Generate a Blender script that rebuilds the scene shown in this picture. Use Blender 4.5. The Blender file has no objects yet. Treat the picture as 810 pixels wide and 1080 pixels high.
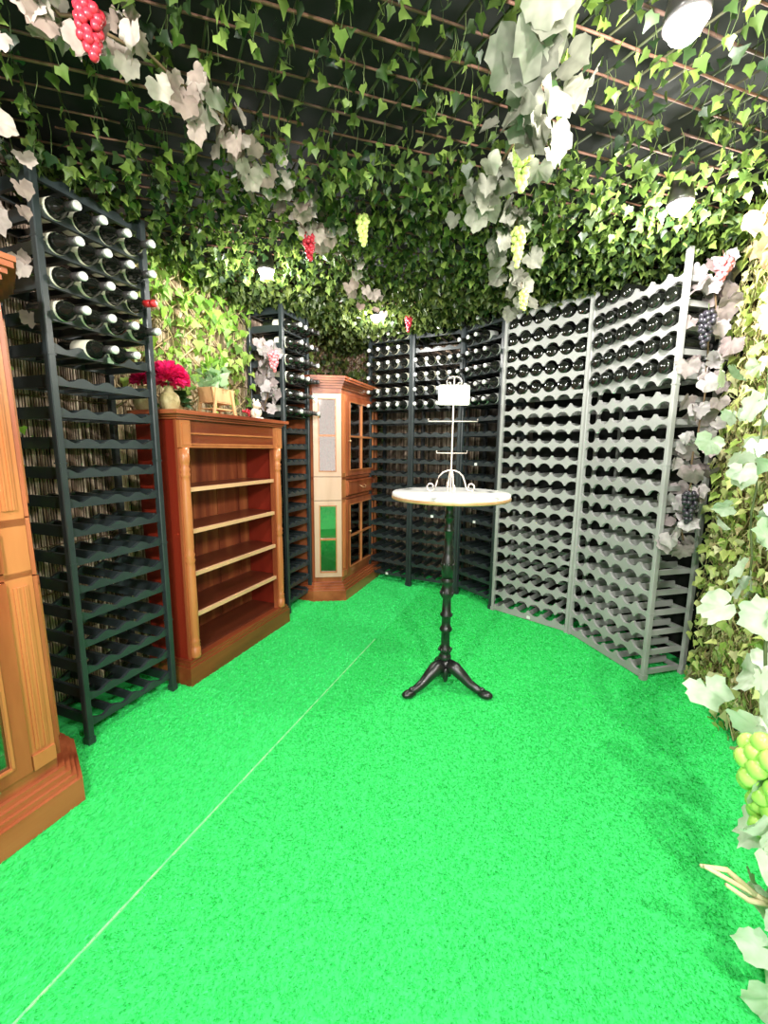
import bpy, math, random
import numpy as np
from mathutils import Vector, Matrix
PI = math.pi
random.seed(7); RNG = np.random.default_rng(11)
scn = bpy.context.scene
COL = scn.collection

# ------------------------------------------------------------------ materials
MATS = {}
def _new(name):
    m = bpy.data.materials.new(name); m.use_nodes = True
    nt = m.node_tree; b = nt.nodes['Principled BSDF']
    return m, nt, b
def ramp(nt, fac, cols):
    r = nt.nodes.new('ShaderNodeValToRGB'); e = r.color_ramp.elements
    while len(e) < len(cols): e.new(0.5)
    for i, (p, c) in enumerate(cols):
        e[i].position = p; e[i].color = (*c, 1)
    nt.links.new(fac, r.inputs[0]); return r.outputs[0]
def mat(name, cols, rough=.5, metal=0, scale=(20, 20, 20), bump=0, bscale=None, coords='Object', spec=.5, detail=4, coat=0):
    """noise mottled surface between the colours of cols"""
    m, nt, b = _new(name)
    tc = nt.nodes.new('ShaderNodeTexCoord'); mp = nt.nodes.new('ShaderNodeMapping')
    mp.inputs['Scale'].default_value = scale
    nt.links.new(tc.outputs[coords], mp.inputs[0])
    n = nt.nodes.new('ShaderNodeTexNoise'); n.inputs['Scale'].default_value = 1; n.inputs['Detail'].default_value = detail
    nt.links.new(mp.outputs[0], n.inputs[0])
    k = len(cols)
    c = ramp(nt, n.outputs[0], [(.3 + .4 * i / max(1, k - 1), cc) for i, cc in enumerate(cols)])
    nt.links.new(c, b.inputs['Base Color'])
    b.inputs['Roughness'].default_value = rough; b.inputs['Metallic'].default_value = metal
    b.inputs['Specular IOR Level'].default_value = spec; b.inputs['Coat Weight'].default_value = coat
    if bump:
        bp = nt.nodes.new('ShaderNodeBump'); bp.inputs['Strength'].default_value = bump; bp.inputs['Distance'].default_value = .01
        if bscale:
            n2 = nt.nodes.new('ShaderNodeTexNoise'); n2.inputs['Scale'].default_value = bscale
            nt.links.new(tc.outputs[coords], n2.inputs[0]); nt.links.new(n2.outputs[0], bp.inputs['Height'])
        else: nt.links.new(n.outputs[0], bp.inputs['Height'])
        nt.links.new(bp.outputs[0], b.inputs['Normal'])
    MATS[name] = m; return m
def isl(name, cols, rough=.5, trans=0, spec=.4, fine=0):
    """each loose piece (leaf, reed, blade) takes its own colour from cols"""
    m, nt, b = _new(name)
    g = nt.nodes.new('ShaderNodeNewGeometry')
    k = len(cols)
    c = ramp(nt, g.outputs['Random Per Island'], [(i / max(1, k - 1), cc) for i, cc in enumerate(cols)])
    if fine:
        tc = nt.nodes.new('ShaderNodeTexCoord')
        n = nt.nodes.new('ShaderNodeTexNoise'); n.inputs['Scale'].default_value = fine
        nt.links.new(tc.outputs['Object'], n.inputs[0])
        mx = nt.nodes.new('ShaderNodeMixRGB'); mx.blend_type = 'OVERLAY'; mx.inputs[0].default_value = .6
        nt.links.new(c, mx.inputs[1]); nt.links.new(n.outputs[0], mx.inputs[2]); c = mx.outputs[0]
    nt.links.new(c, b.inputs['Base Color'])
    b.inputs['Roughness'].default_value = rough; b.inputs['Specular IOR Level'].default_value = spec
    if trans:
        t = nt.nodes.new('ShaderNodeBsdfTranslucent'); nt.links.new(c, t.inputs[0])
        mx = nt.nodes.new('ShaderNodeMixShader'); mx.inputs[0].default_value = trans
        nt.links.new(b.outputs[0], mx.inputs[1]); nt.links.new(t.outputs[0], mx.inputs[2])
        nt.links.new(mx.outputs[0], nt.nodes['Material Output'].inputs[0])
    MATS[name] = m; return m
def glassmat(name, tint, gloss=.25, rough=.03, base=0.0):
    m, nt, b = _new(name); nt.nodes.remove(b)
    t = nt.nodes.new('ShaderNodeBsdfTransparent'); t.inputs[0].default_value = (*tint, 1)
    g = nt.nodes.new('ShaderNodeBsdfGlossy'); g.inputs['Roughness'].default_value = rough; g.inputs[0].default_value = (.72, .62, .58, 1)
    f = nt.nodes.new('ShaderNodeLayerWeight'); f.inputs[0].default_value = gloss
    mx = nt.nodes.new('ShaderNodeMixShader')
    ad = nt.nodes.new('ShaderNodeMath'); ad.inputs[1].default_value = base; ad.use_clamp = True
    nt.links.new(f.outputs['Fresnel'], ad.inputs[0]); nt.links.new(ad.outputs[0], mx.inputs[0]); nt.links.new(t.outputs[0], mx.inputs[1]); nt.links.new(g.outputs[0], mx.inputs[2])
    nt.links.new(mx.outputs[0], nt.nodes['Material Output'].inputs[0])
    MATS[name] = m; return m
def emit(name, col, s):
    m, nt, b = _new(name)
    b.inputs['Base Color'].default_value = (*col, 1); b.inputs['Emission Color'].default_value = (*col, 1)
    b.inputs['Emission Strength'].default_value = s; MATS[name] = m; return m

WOOD = mat('red_wood', [(.20, .038, .014), (.34, .085, .030), (.44, .13, .05)], .32, scale=(9, 9, 1.2), bump=.05, coat=.3)
WOODH = mat('red_wood_across', [(.20, .038, .014), (.34, .085, .030), (.44, .13, .05)], .32, scale=(1.2, 9, 9), bump=.05, coat=.3)
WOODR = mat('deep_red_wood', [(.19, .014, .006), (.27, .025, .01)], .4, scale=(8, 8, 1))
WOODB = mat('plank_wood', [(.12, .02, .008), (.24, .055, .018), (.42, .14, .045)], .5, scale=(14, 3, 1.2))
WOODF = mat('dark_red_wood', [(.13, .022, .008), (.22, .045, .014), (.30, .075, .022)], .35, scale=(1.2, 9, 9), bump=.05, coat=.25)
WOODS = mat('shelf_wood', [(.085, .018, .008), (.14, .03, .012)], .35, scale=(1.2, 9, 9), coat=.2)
WOODO = mat('orange_wood', [(.42, .13, .04), (.58, .21, .075)], .33, scale=(9, 9, 1.2), coat=.3)
WOODP = mat('pale_wood', [(.58, .35, .24), (.70, .46, .34)], .3, scale=(9, 9, 1.2), coat=.4)
DARK = mat('dark_slate_plastic', [(.018, .025, .028), (.032, .042, .045)], .33, scale=(6, 6, 6), spec=.6)
GREY = mat('grey_plastic', [(.31, .31, .30), (.37, .37, .36)], .45, scale=(5, 5, 5))
GLASSB = mat('bottle_glass', [(.006, .007, .006), (.012, .013, .010)], .12, scale=(5, 5, 5), spec=.7)
CAPS = mat('capsule_highlight', [(.62, .62, .60), (.75, .75, .73)], .35, metal=.3)  # bright tip tone stands in for the highlight on capsule ends
CAPD = mat('dark_capsule', [(.03, .03, .03), (.06, .05, .05)], .3)
CAPR = mat('red_capsule', [(.40, .01, .015), (.5, .02, .02)], .35)
LABL = mat('cream_label', [(.70, .66, .52), (.80, .77, .64)], .6, scale=(30, 30, 30))
LABG = mat('grey_label', [(.42, .43, .41), (.55, .55, .52)], .5, scale=(30, 30, 30))
IRON = mat('black_cast_iron', [(.006, .007, .007), (.016, .017, .017)], .3, scale=(30, 30, 30), bump=.15, spec=.7)
MARBLE = mat('pale_marble', [(.25, .25, .24), (.80, .79, .76), (.88, .87, .85), (.9, .9, .88), (.9, .9, .88)], .22, scale=(9, 9, 9))
BRASS = mat('brass_edge', [(.55, .30, .14), (.66, .40, .22)], .35, metal=.3)
CREAMW = mat('cream_painted_wire', [(.72, .60, .52), (.82, .74, .68)], .45)
CARD = mat('cream_card', [(.86, .83, .76), (.90, .87, .82)], .6)
REED = isl('reed', [(.07, .045, .03), (.26, .18, .125), (.50, .38, .28), (.15, .095, .065), (.62, .50, .38)], .7, fine=25)
REEDT = isl('lamplit_reed', [(.22, .15, .08), (.48, .37, .22), (.62, .50, .32), (.35, .25, .14)], .7, fine=25)  # lighter reed copy, the spotlight's brightness put into its colour
STICK = isl('willow_stick', [(.11, .045, .03), (.19, .085, .055), (.075, .04, .03)], .7)
STICKT = isl('tan_willow', [(.45, .34, .16), (.60, .48, .26), (.36, .25, .12)], .7)
STICKB = isl('brown_willow', [(.09, .04, .02), (.20, .11, .05), (.28, .19, .09)], .7)
IVYC = isl('canopy_ivy_leaf', [(.010, .024, .008), (.03, .06, .016), (.15, .23, .04), (.03, .065, .02), (.27, .38, .08), (.045, .08, .02)], .45, trans=.3)
IVYD = isl('dense_ivy_leaf', [(.02, .04, .01), (.06, .095, .02), (.13, .17, .035), (.04, .06, .015)], .5, trans=.25)
IVYL = isl('light_ivy_leaf', [(.10, .24, .03), (.30, .52, .06), (.18, .36, .06), (.45, .62, .14), (.10, .2, .04)], .45, trans=.3)
IVYR = isl('yellow_green_ivy_leaf', [(.22, .33, .06), (.55, .62, .18), (.68, .72, .30), (.40, .56, .12), (.70, .70, .40), (.42, .34, .16)], .5, trans=.3)
VINE = isl('green_vine', [(.10, .15, .05), (.06, .09, .03), (.18, .22, .08)], .6)
VINED = isl('dark_vine', [(.03, .04, .015), (.06, .07, .03), (.05, .035, .02)], .7)
VINEB = isl('brown_vine', [(.10, .06, .03), (.18, .12, .06)], .7)
LF_DUST = isl('dusty_brown_vine_leaf', [(.20, .145, .12), (.34, .27, .235), (.46, .40, .36), (.13, .10, .08)], .7, trans=.2, fine=30)
LF_GREY = isl('glare_greyed_vine_leaf', [(.16, .16, .125), (.34, .33, .27), (.10, .10, .08), (.26, .26, .20)], .6, trans=.25, fine=30)  # grey tone stands in for lamp glare washing out the leaves
LF_MAUVE = isl('mauve_vine_leaf', [(.22, .17, .165), (.40, .34, .34), (.54, .50, .51), (.17, .13, .125)], .6, trans=.25, fine=30)
LF_PALE = isl('pale_green_vine_leaf', [(.52, .62, .45), (.74, .80, .68), (.42, .56, .36), (.80, .82, .78)], .5, trans=.25, fine=30)
LF_BROWN = isl('tan_vine_leaf', [(.36, .24, .13), (.5, .37, .22), (.24, .14, .07)], .6, trans=.2, fine=30)
GR_RED = isl('red_grape', [(.28, .008, .02), (.5, .03, .05), (.35, .012, .03)], .3)
GR_GREEN = isl('green_grape', [(.50, .62, .14), (.66, .76, .25)], .35)
GR_LIME = mat('lime_grape', [(.42, .74, .12), (.52, .84, .20)], .3)
GR_BLACK = mat('black_grape', [(.015, .012, .02), (.05, .045, .06)], .3)
GR_PINK = mat('pink_grape', [(.65, .12, .16), (.78, .25, .27)], .4)
PETAL = isl('magenta_petal', [(.78, .012, .13), (.88, .03, .22), (.65, .006, .09)], .5, trans=.2)
CLAY = mat('olive_clay', [(.24, .20, .07), (.42, .36, .17), (.50, .44, .24)], .6, scale=(35, 35, 35), bump=.3)
CRATE = mat('planter_wood', [(.50, .28, .12), (.66, .42, .20)], .55, scale=(20, 20, 6))
CERAM = mat('cream_ceramic', [(.62, .55, .42), (.78, .72, .60)], .35, scale=(40, 40, 40))
BLACKC = mat('black_board', [(.003, .004, .003), (.006, .007, .005)], .9)
PLAST = mat('wall_plaster', [(.035, .03, .022), (.06, .05, .035)], .8)
BARK = mat('brown_backing', [(.12, .10, .035), (.24, .20, .08), (.32, .27, .11)], .8, scale=(18, 18, 5))
BKEARTH = mat('green_backing', [(.02, .03, .008), (.05, .06, .02)], .8, scale=(18, 18, 18))
TURFB = mat('turf_backing', [(.03, .60, .12), (.045, .70, .16)], .9, scale=(40, 40, 40), bump=.6)
TURF = isl('turf_blade', [(.03, .62, .12), (.045, .74, .17), (.075, .84, .24), (.025, .56, .10)], .75, spec=.15)
TAPE = mat('pale_seam_tape', [(.12, .72, .25), (.36, .82, .36)], .8, scale=(30, 30, 30))
PANE = glassmat('cabinet_glass', (.80, .84, .80), .3, base=.3)
BULB = emit('lamp_glow', (1.0, .98, .93), 60)
WHITEP = mat('white_plastic', [(.75, .76, .74), (.82, .83, .8)], .4)
DKGREEN = isl('dark_houseplant_leaf', [(.02, .06, .015), (.04, .10, .03)], .4)

# ------------------------------------------------------------------ mesh builder
class MB:
    def __init__(s, xf=None): s.v = []; s.f = []; s.xf = xf; s.smooth = set()
    def add(s, vs, fs, sm=False):
        n = len(s.v)
        if s.xf is not None: vs = [tuple(s.xf @ Vector(v)) for v in vs]
        s.v += [tuple(v) for v in vs]
        k = len(s.f)
        s.f += [tuple(i + n for i in f) for f in fs]
        if sm: s.smooth.update(range(k, len(s.f)))
    def box(s, x0, x1, y0, y1, z0, z1):
        s.add([(x, y, z) for x in (x0, x1) for y in (y0, y1) for z in (z0, z1)],
              [(0, 1, 3, 2), (4, 6, 7, 5), (0, 4, 5, 1), (2, 3, 7, 6), (0, 2, 6, 4), (1, 5, 7, 3)])
    def prism(s, poly, a, b, axis='z'):
        n = len(poly)
        def P(p, t): return {'z': (p[0], p[1], t), 'y': (p[0], t, p[1]), 'x': (t, p[0], p[1])}[axis]
        s.add([P(p, a) for p in poly] + [P(p, b) for p in poly],
              [tuple(range(n - 1, -1, -1)), tuple(range(n, 2 * n))] + [(i, (i + 1) % n, n + (i + 1) % n, n + i) for i in range(n)])
    def strip(s, lo, hi, y0, y1):
        """solid between two profile lines lo/hi [(x,z)], thickness y0..y1"""
        n = len(lo); V = []
        for y in (y0, y1): V += [(x, y, z) for x, z in lo] + [(x, y, z) for x, z in hi]
        F = []
        for i in range(n - 1):
            F += [(i, i + 1, n + i + 1, n + i), (2 * n + i + 1, 2 * n + i, 3 * n + i, 3 * n + i + 1),
                  (n + i, n + i + 1, 3 * n + i + 1, 3 * n + i), (i + 1, i, 2 * n + i, 2 * n + i + 1)]
        F += [(0, n, 3 * n, 2 * n), (n - 1, 3 * n - 1, 4 * n - 1, 2 * n - 1)]
        s.add(V, F)
    def lathe(s, prof, c=(0, 0, 0), n=16, axis='z', cap=True, a0=0, a1=2 * PI):
        V = []; F = []
        for r, h in prof:
            for k in range(n):
                a = a0 + (a1 - a0) * k / n; x, y = r * math.cos(a), r * math.sin(a)
                p = {'z': (x, y, h), 'y': (x, h, -y) if False else (x, h, y), 'x': (h, x, y)}[axis]
                V.append((p[0] + c[0], p[1] + c[1], p[2] + c[2]))
        m = len(prof)
        for i in range(m - 1):
            for k in range(n): F.append((i * n + k, i * n + (k + 1) % n, (i + 1) * n + (k + 1) % n, (i + 1) * n + k))
        if cap: F += [tuple(range(n - 1, -1, -1)), tuple(range((m - 1) * n, m * n))]
        s.add(V, F, True)
    def tube(s, pts, r, n=6, cap=True):
        pts = [Vector(p) for p in pts]; m = len(pts); V = []; F = []
        rs = r if isinstance(r, (list, tuple)) else [r] * m
        for i, p in enumerate(pts):
            d = (pts[min(i + 1, m - 1)] - pts[max(i - 1, 0)]).normalized()
            u = d.cross(Vector((0, 0, 1)) if abs(d.z) < .9 else Vector((1, 0, 0))).normalized(); w = d.cross(u)
            for k in range(n):
                a = 2 * PI * k / n; V.append(p + rs[i] * (math.cos(a) * u + math.sin(a) * w))
        for i in range(m - 1):
            for k in range(n): F.append((i * n + k, i * n + (k + 1) % n, (i + 1) * n + (k + 1) % n, (i + 1) * n + k))
        if cap: F += [tuple(range(n - 1, -1, -1)), tuple(range((m - 1) * n, m * n))]
        s.add(V, F, True)
    def ball(s, c, r, n=10, m=6, sq=(1, 1, 1)):
        s2 = [(r * math.sin(PI * (i + .0) / m), -r * math.cos(PI * i / m)) for i in range(m + 1)]
        V = []; F = []
        for rr, h in s2:
            for k in range(n):
                a = 2 * PI * k / n; V.append((c[0] + max(rr, 1e-4) * math.cos(a) * sq[0], c[1] + max(rr, 1e-4) * math.sin(a) * sq[1], c[2] + h * sq[2]))
        for i in range(m):
            for k in range(n): F.append((i * n + k, i * n + (k + 1) % n, (i + 1) * n + (k + 1) % n, (i + 1) * n + k))
        s.add(V, F, True)
    def mesh(s, name, m):
        me = bpy.data.meshes.new(name); me.from_pydata(s.v, [], s.f); me.update()
        if s.smooth:
            arr = np.zeros(len(s.f), dtype=bool); arr[list(s.smooth)] = True
            me.polygons.foreach_set('use_smooth', arr)
        me.materials.append(m); return me
    def build(s, name, m, parent=None, label=None):
        o = bpy.data.objects.new(name, s.mesh(name, m)); COL.objects.link(o)
        if parent: o.parent = parent
        if label: o['label'] = label
        return o
def tag(o, label, cat, group=None, kind=None):
    if label: o['label'] = label
    if cat: o['category'] = cat
    if group: o['group'] = group
    if kind: o['kind'] = kind
    return o
def thing(name, label, cat, loc=(0, 0, 0), rz=0, group=None):
    o = bpy.data.objects.new(name, None); COL.objects.link(o); o.empty_display_size = .05
    o.location = loc; o.rotation_euler = (0, 0, rz); return tag(o, label, cat, group)
def dup(root, loc, rot, label, group=None):
    r = root.copy(); COL.objects.link(r); r.location = loc; r.rotation_euler = rot; r['label'] = label
    if group: r['group'] = group
    for ch in list(root.children):
        c = ch.copy(); COL.objects.link(c); c.parent = r
        for g in list(ch.children):
            d = g.copy(); COL.objects.link(d); d.parent = c
    return r
def link(name, me, parent, loc=(0, 0, 0)):
    o = bpy.data.objects.new(name, me); COL.objects.link(o); o.parent = parent; o.location = loc; return o

# ------------------------------------------------------------------ place: plan points (metres; camera above the origin, looking along +y)
P0 = Vector((-1.23, 1.62, 0)); SD = Vector((.353, .9356, 0)); ND = Vector((-.9356, .353, 0))   # left wall direction, and away from the room
RZL = math.atan2(SD.y, SD.x)
def LW(s, d, z=0): return P0 + SD * s + ND * d + Vector((0, 0, z))     # s along the left wall, d depth behind the rack fronts
ZC = 2.33                                                              # lattice under the ceiling
R = [(-.15, 3.93), (.23, 3.71), (.63, 3.52), (.86, 3.16), (1.285, 2.74), (1.445, 2.14)]
def off(i, d):
    a, b = Vector(R[i]), Vector(R[i + 1]); t = (b - a).normalized(); n = Vector((-t.y, t.x)); return a + n * d, b + n * d

# ------------------------------------------------------------------ setting
m = MB()
hull = [(-3.4, -2.6), (1.9, -2.6), (1.9, 4.9), (-.9, 4.9)]
m.prism(hull, -.06, 0); fl = m.build('floor', TURFB); fl['kind'] = 'structure'
m = MB(); m.prism(hull, 2.45, 2.51); o = m.build('ceiling', BLACKC); o['kind'] = 'structure'
m = MB(); a = LW(-4.4, .36); b = LW(3.05, .36); c = LW(3.05, .46); d = LW(-4.4, .46)
m.prism([tuple(p[:2]) for p in (a, b, c, d)], 0, 2.6); o = m.build('wall_left', PLAST); o['kind'] = 'structure'
BW = [tuple(LW(3.05, .36)[:2]), (.05, 4.26), (.43, 4.04), (.88, 3.84), (1.20, 3.44)]
def wallpoly(name, pts, th, mt):
    m = MB(); n = len(pts); outer = []
    for i, p in enumerate(pts):
        t = (Vector(pts[min(i + 1, n - 1)]) - Vector(pts[max(i - 1, 0)])).normalized(); outer.append((p[0] - t.y * th, p[1] + t.x * th))
    for i in range(n - 1):
        m.prism([pts[i], pts[i + 1], outer[i + 1], outer[i]], 0, 2.6)
    o = m.build(name, mt); o['kind'] = 'structure'; return o
wallpoly('wall_back', BW, .1, PLAST)
RWB = [(1.20, 3.44), (1.62, 3.02), (1.87, 2.24)]
wallpoly('wall_back_right', RWB, .1, BLACKC)
RW = [(1.87, 2.24), (1.76, 2.12), (1.69, 1.90), (1.57, 1.53), (1.47, 1.2), (1.40, .8), (1.36, .2), (1.36, -2.6)]
wallpoly('wall_right', RW, .1, BARK)

# turf pile: short artificial blades
def turf():
    n = 260000
    x = RNG.uniform(-1.35, 1.75, n); y = .35 + (4.3 - .35) * RNG.random(n) ** 1.6
    s = (x - P0.x) * SD.x + (y - P0.y) * SD.y; t = -((x - P0.x) * ND.x + (y - P0.y) * ND.y)
    a = np.array([-.79, .73]); b = np.array([-.08, 2.53]); u = (b - a) / np.linalg.norm(b - a)
    ds = (x - a[0]) * (-u[1]) + (y - a[1]) * u[0]
    left = ds > 0
    xr = np.interp(y, [p[1] for p in RW[::-1]], [p[0] for p in RW[::-1]])
    keep = (t > -.3) & (x < xr) & (np.abs(ds) > .003 + .003 * np.sin(y * 23))
    x, y, left = x[keep], y[keep], left[keep]; n = len(x)
    h = RNG.uniform(.004, .008, n); w = RNG.uniform(.0015, .003, n) * (0.8 + .5 * y); ang = RNG.uniform(0, PI, n)
    lx = np.where(left, .006, -.002) + RNG.normal(0, .004, n); ly = np.where(left, .003, -.004) + RNG.normal(0, .004, n)
    V = np.zeros((n, 3, 3)); dx, dy = np.cos(ang) * w, np.sin(ang) * w
    V[:, 0, 0] = x - dx; V[:, 0, 1] = y - dy; V[:, 1, 0] = x + dx; V[:, 1, 1] = y + dy
    V[:, 2, 0] = x + lx; V[:, 2, 1] = y + ly; V[:, 2, 2] = h
    me = bpy.data.meshes.new('turf_pile'); me.vertices.add(3 * n); me.vertices.foreach_set('co', V.ravel())
    me.loops.add(3 * n); me.loops.foreach_set('vertex_index', np.arange(3 * n, dtype=np.int32))
    me.polygons.add(n); me.polygons.foreach_set('loop_start', np.arange(0, 3 * n, 3, dtype=np.int32)); me.polygons.foreach_set('loop_total', np.full(n, 3, dtype=np.int32))
    me.update(); me.materials.append(TURF)
    o = bpy.data.objects.new('turf_pile', me); COL.objects.link(o)
    tag(o, 'bright green short pile of the artificial turf covering the floor', 'artificial grass', kind='stuff')
turf()
m = MB(); a = Vector((-.95, .34)); b = Vector((-.05, 2.61)); t = (b - a).normalized(); q = Vector((-t.y, t.x)) * .0032
m.prism([tuple(a - q), tuple(b - q), tuple(b + q), tuple(a + q)], .0, .004)
o = m.build('trim_1', TAPE); o['kind'] = 'structure'

# reed screens
def reeds(name, pts, z0, z1, mt, label, step=.011, inset=.014):
    m = MB(); root = thing(name, label, 'screen', (0, 0, 0))
    root.location = (pts[0][0], pts[0][1], 0)
    for i in range(len(pts) - 1):
        a, b = Vector(pts[i]), Vector(pts[i + 1]); L = (b - a).length; t = (b - a) / L; n = Vector((t.y, -t.x)) * inset
        k = int(L / step)
        for j in range(k):
            p = a + t * (j + .5) * step + n - Vector(pts[0]); r = random.uniform(.0035, .0058); w = random.uniform(-.003, .003)
            m.tube([(p.x, p.y, z0), (p.x + w, p.y, (z0 + z1) / 2), (p.x - w, p.y, z1 - random.uniform(0, .02))], r, 5, False)
    m.build('reeds', mt, root)
    w = MB()
    for z in np.arange(z0 + .12, z1, .22):
        w.tube([(p[0] - pts[0][0] + .022 * 0, p[1] - pts[0][1], z) if False else tuple(Vector((p[0] - pts[0][0], p[1] - pts[0][1], z))) for p in pts], .0025, 4)
    w.xf = None
    o = w.build('binding_wire', VINEB, root)
    t = (Vector(pts[1]) - Vector(pts[0])).normalized(); o.location = (t.y * (inset + .006), -t.x * (inset + .006), 0)
    return root
L2 = lambda s, d: tuple(LW(s, d)[:2])
reeds('reed_screen', [L2(-1.2, .36), L2(.46, .36)], .02, 2.4, REED, 'brown reed screen on the wall behind the nearest dark bottle rack')
reeds('reed_screen', [L2(.46, .36), L2(1.5, .36)], .02, 2.4, REEDT, 'reed screen painted lamplit tan on the wall above the red bookcase')
reeds('reed_screen', [L2(1.5, .36), L2(3.0, .36)], .02, 2.4, REED, 'brown reed screen on the left wall behind the tall cabinet and narrow rack')
reeds('reed_screen', BW[:4], .02, 2.4, REED, 'grey brown reed screen on the back wall behind the bottle racks')

# ------------------------------------------------------------------ wine racks
PITCH = .117
def scal(w, n, z0, amp, k=9):
    out = []; e = 0 if w < n * .1 else (w - n * .1) / 2
    out.append((0.0, z0 + amp))
    for i in range(n):
        for j in range(k + (i == n - 1)):
            u = j / k; out.append((e + (i + u) * (w - 2 * e) / n, z0 + amp * (.5 + .5 * math.cos(2 * PI * u)) ** .8))
    out.append((w, z0 + amp)); return out
def dark_shelf(w, n, d):
    m = MB(); hi = scal(w, n, .018, .020); lo = [(x, 0) for x, z in hi]
    m.strip(lo, hi, .004, .020); m.strip(lo, hi, d - .020, d - .004)
    m.box(.002, .016, .02, d - .02, -.004, .042); m.box(w - .016, w - .002, .02, d - .02, -.004, .042)
    e = 0 if w < n * .1 else (w - n * .1) / 2
    for i in range(1, n):
        x = e + i * (w - 2 * e) / n
        m.prism([(x - .012, .004), (x + .012, .004), (x + .006, .035), (x - .006, .035)], .018, d - .018, 'y')
    return m
RG = .0468; PG = .1143
def grey_shelf(w, n, d, first=False, last=False):
    """rail between the bottle holes of row k (above) and row k-1 (below); z = 0 at the hole centre of row k"""
    m = MB(); e = (w - n * .1) / 2; xs = []; hi = []; lo = []
    K = 16
    for i in range(n):
        for j in range(K + 1):
            if i and j == 0: continue
            x = (j / K - .5) * .1; h = max(.0135, math.sqrt(max(0, RG ** 2 - x * x)))
            edge = (i == 0 and x < -.046) or (i == n - 1 and x > .046)
            X = e + (i + .5) * .1 + x
            hi.append((X, -h)); lo.append((X, -PG + h))
    if first: lo = [(x, -.082) for x, z in lo]
    hi = [(0, -.0)] + hi + [(w, 0)] if False else [(0, hi[0][1])] + hi + [(w, hi[-1][1])]; lo = [(0, lo[0][1])] + lo + [(w, lo[-1][1])]
    m.strip(lo, hi, .0, .016); m.box(0, w, d - .016, d, -.072, -.048)
    m.box(.002, .018, .016, d - .016, -.070, -.042); m.box(w - .018, w - .002, .016, d - .016, -.070, -.042)
    for i in range(1, n):
        x = e + i * .1
        m.prism([(x - .009, -.058), (x + .009, -.058), (x + .005, -.026), (x - .005, -.026)], .014, d - .014, 'y')
    return m
MESH = {}
def rack(label, a, b, n, kind, nrow, H=2.23, depth=.28, group=None):
    a, b = Vector((*a[:2], 0)), Vector((*b[:2], 0)); w = (b - a).length; rz = math.atan2((b - a).y, (b - a).x)
    root = thing('wine_rack', label, 'wine rack', a, rz, group)
    mt = DARK if kind == 'dark' else GREY
    pw = .026 if kind == 'dark' else .022
    key = ('post', kind, H)
    if key not in MESH:
        m = MB(); t = pw / 2
        m.prism([(-t, -.012), (-t + .003, -.016), (t - .003, -.016), (t, -.012), (t, .012), (t - .003, .016), (-t + .003, .016), (-t, .012)], 0, H)
        m.box(-t - .002, t + .002, -.018, .018, 0, .03)
        for k in range(5): m.box(-t - .0012, t + .0012, -.0172, .0172, .40 * k + .38, .40 * k + .386)
        MESH[key] = m.mesh('post', mt)
    for x, y in ((pw / 2, .004), (w - pw / 2, .004), (pw / 2, depth - .004), (w - pw / 2, depth - .004)):
        link('post', MESH[key], root, (x, y, 0))
    w2 = w - 2 * pw
    for k in range(nrow):
        key = (kind, n, round(w2, 4), k == 0 and kind == 'grey')
        if key not in MESH:
            m = dark_shelf(w2, n, depth) if kind == 'dark' else grey_shelf(w2, n, depth, first=(k == 0))
            MESH[key] = m.mesh('shelf', mt)
        z = .07 + PITCH * k if kind == 'dark' else .087 + PG * k
        link('shelf', MESH[key], root, (pw, 0, z))
    return dict(root=root, a=a, rz=rz, w=w2, pw=pw, n=n, kind=kind, d=depth)
rL = rack('dark wine rack standing nearest the camera, left of the red bookcase', LW(-.03, 0), LW(.425, 0), 4, 'dark', 19)
rF = rack('narrow looking dark wine rack between the red bookcase and the tall far cabinet', LW(1.49, .02), LW(1.842, .02), 4, 'dark', 19)
r1 = rack('dark wine rack in the back row, just right of the tall far cabinet', R[0], R[1], 4, 'dark', 19)
r2 = rack('dark wine rack in the middle of the back row, behind the table left side', R[1], R[2], 4, 'dark', 19)
r3 = rack('dark wine rack touching the left edge of the pale grey racks', R[2], R[3], 4, 'dark', 19)
r4 = rack('pale grey wine rack with round holes, the farther of the two', R[3], R[4], 6, 'grey', 20, 2.27)
r5 = rack('pale grey wine rack with round holes, the nearer one beside the ivy wall', R[4], R[5], 6, 'grey', 19, 2.215)

# small price clips on rails
def clip(rk, k, slot, label):
    m = MB(); m.prism([(-.013, -.010), (.013, -.010), (.013, .008), (.010, .012), (-.010, .012), (-.013, .008)], -.003, .0, 'y')
    m.box(-.008, .008, 0, .010, .006, .010)
    o = m.build('shelf_tag', WHITEP)
    c, s = math.cos(rk['rz']), math.sin(rk['rz']); x = rk['pw'] + (slot + .5) * rk['w'] / rk['n']; y = (-.001 if rk['kind'] == 'dark' else -.0025) + (.004 if rk['kind'] == 'dark' else 0)
    z = (.07 + PITCH * k + .012) if rk['kind'] == 'dark' else (.087 + PG * k - .062)
    o.location = rk['a'] + Vector((c * x - s * y, s * x + c * y, z)); o.rotation_euler = (0, 0, rk['rz'])
    tag(o, label, 'tag', 'small tags clipped to rack rails')
clip(rL, 13, 1.7, 'small pale tag clipped on an empty rail of the nearest dark rack')
clip(r3, 9, 1.2, 'small pale tag on the dark rack beside the grey ones, just above the table top')
clip(r3, 5, 1.3, 'small pale tag on the dark rack beside the grey ones, below the table top')
clip(r2, 6, 1.5, 'upper small pale tag under the table top on the middle back rack')
clip(r2, 5, 1.4, 'lower small pale tag under the table top on the middle back rack')
clip(r1, 0, 1.4, 'small pale tag on the bottom rail of the rack by the far cabinet')
clip(r4, 0, 2.6, 'small pale tag on the bottom rail of the farther grey rack')

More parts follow.
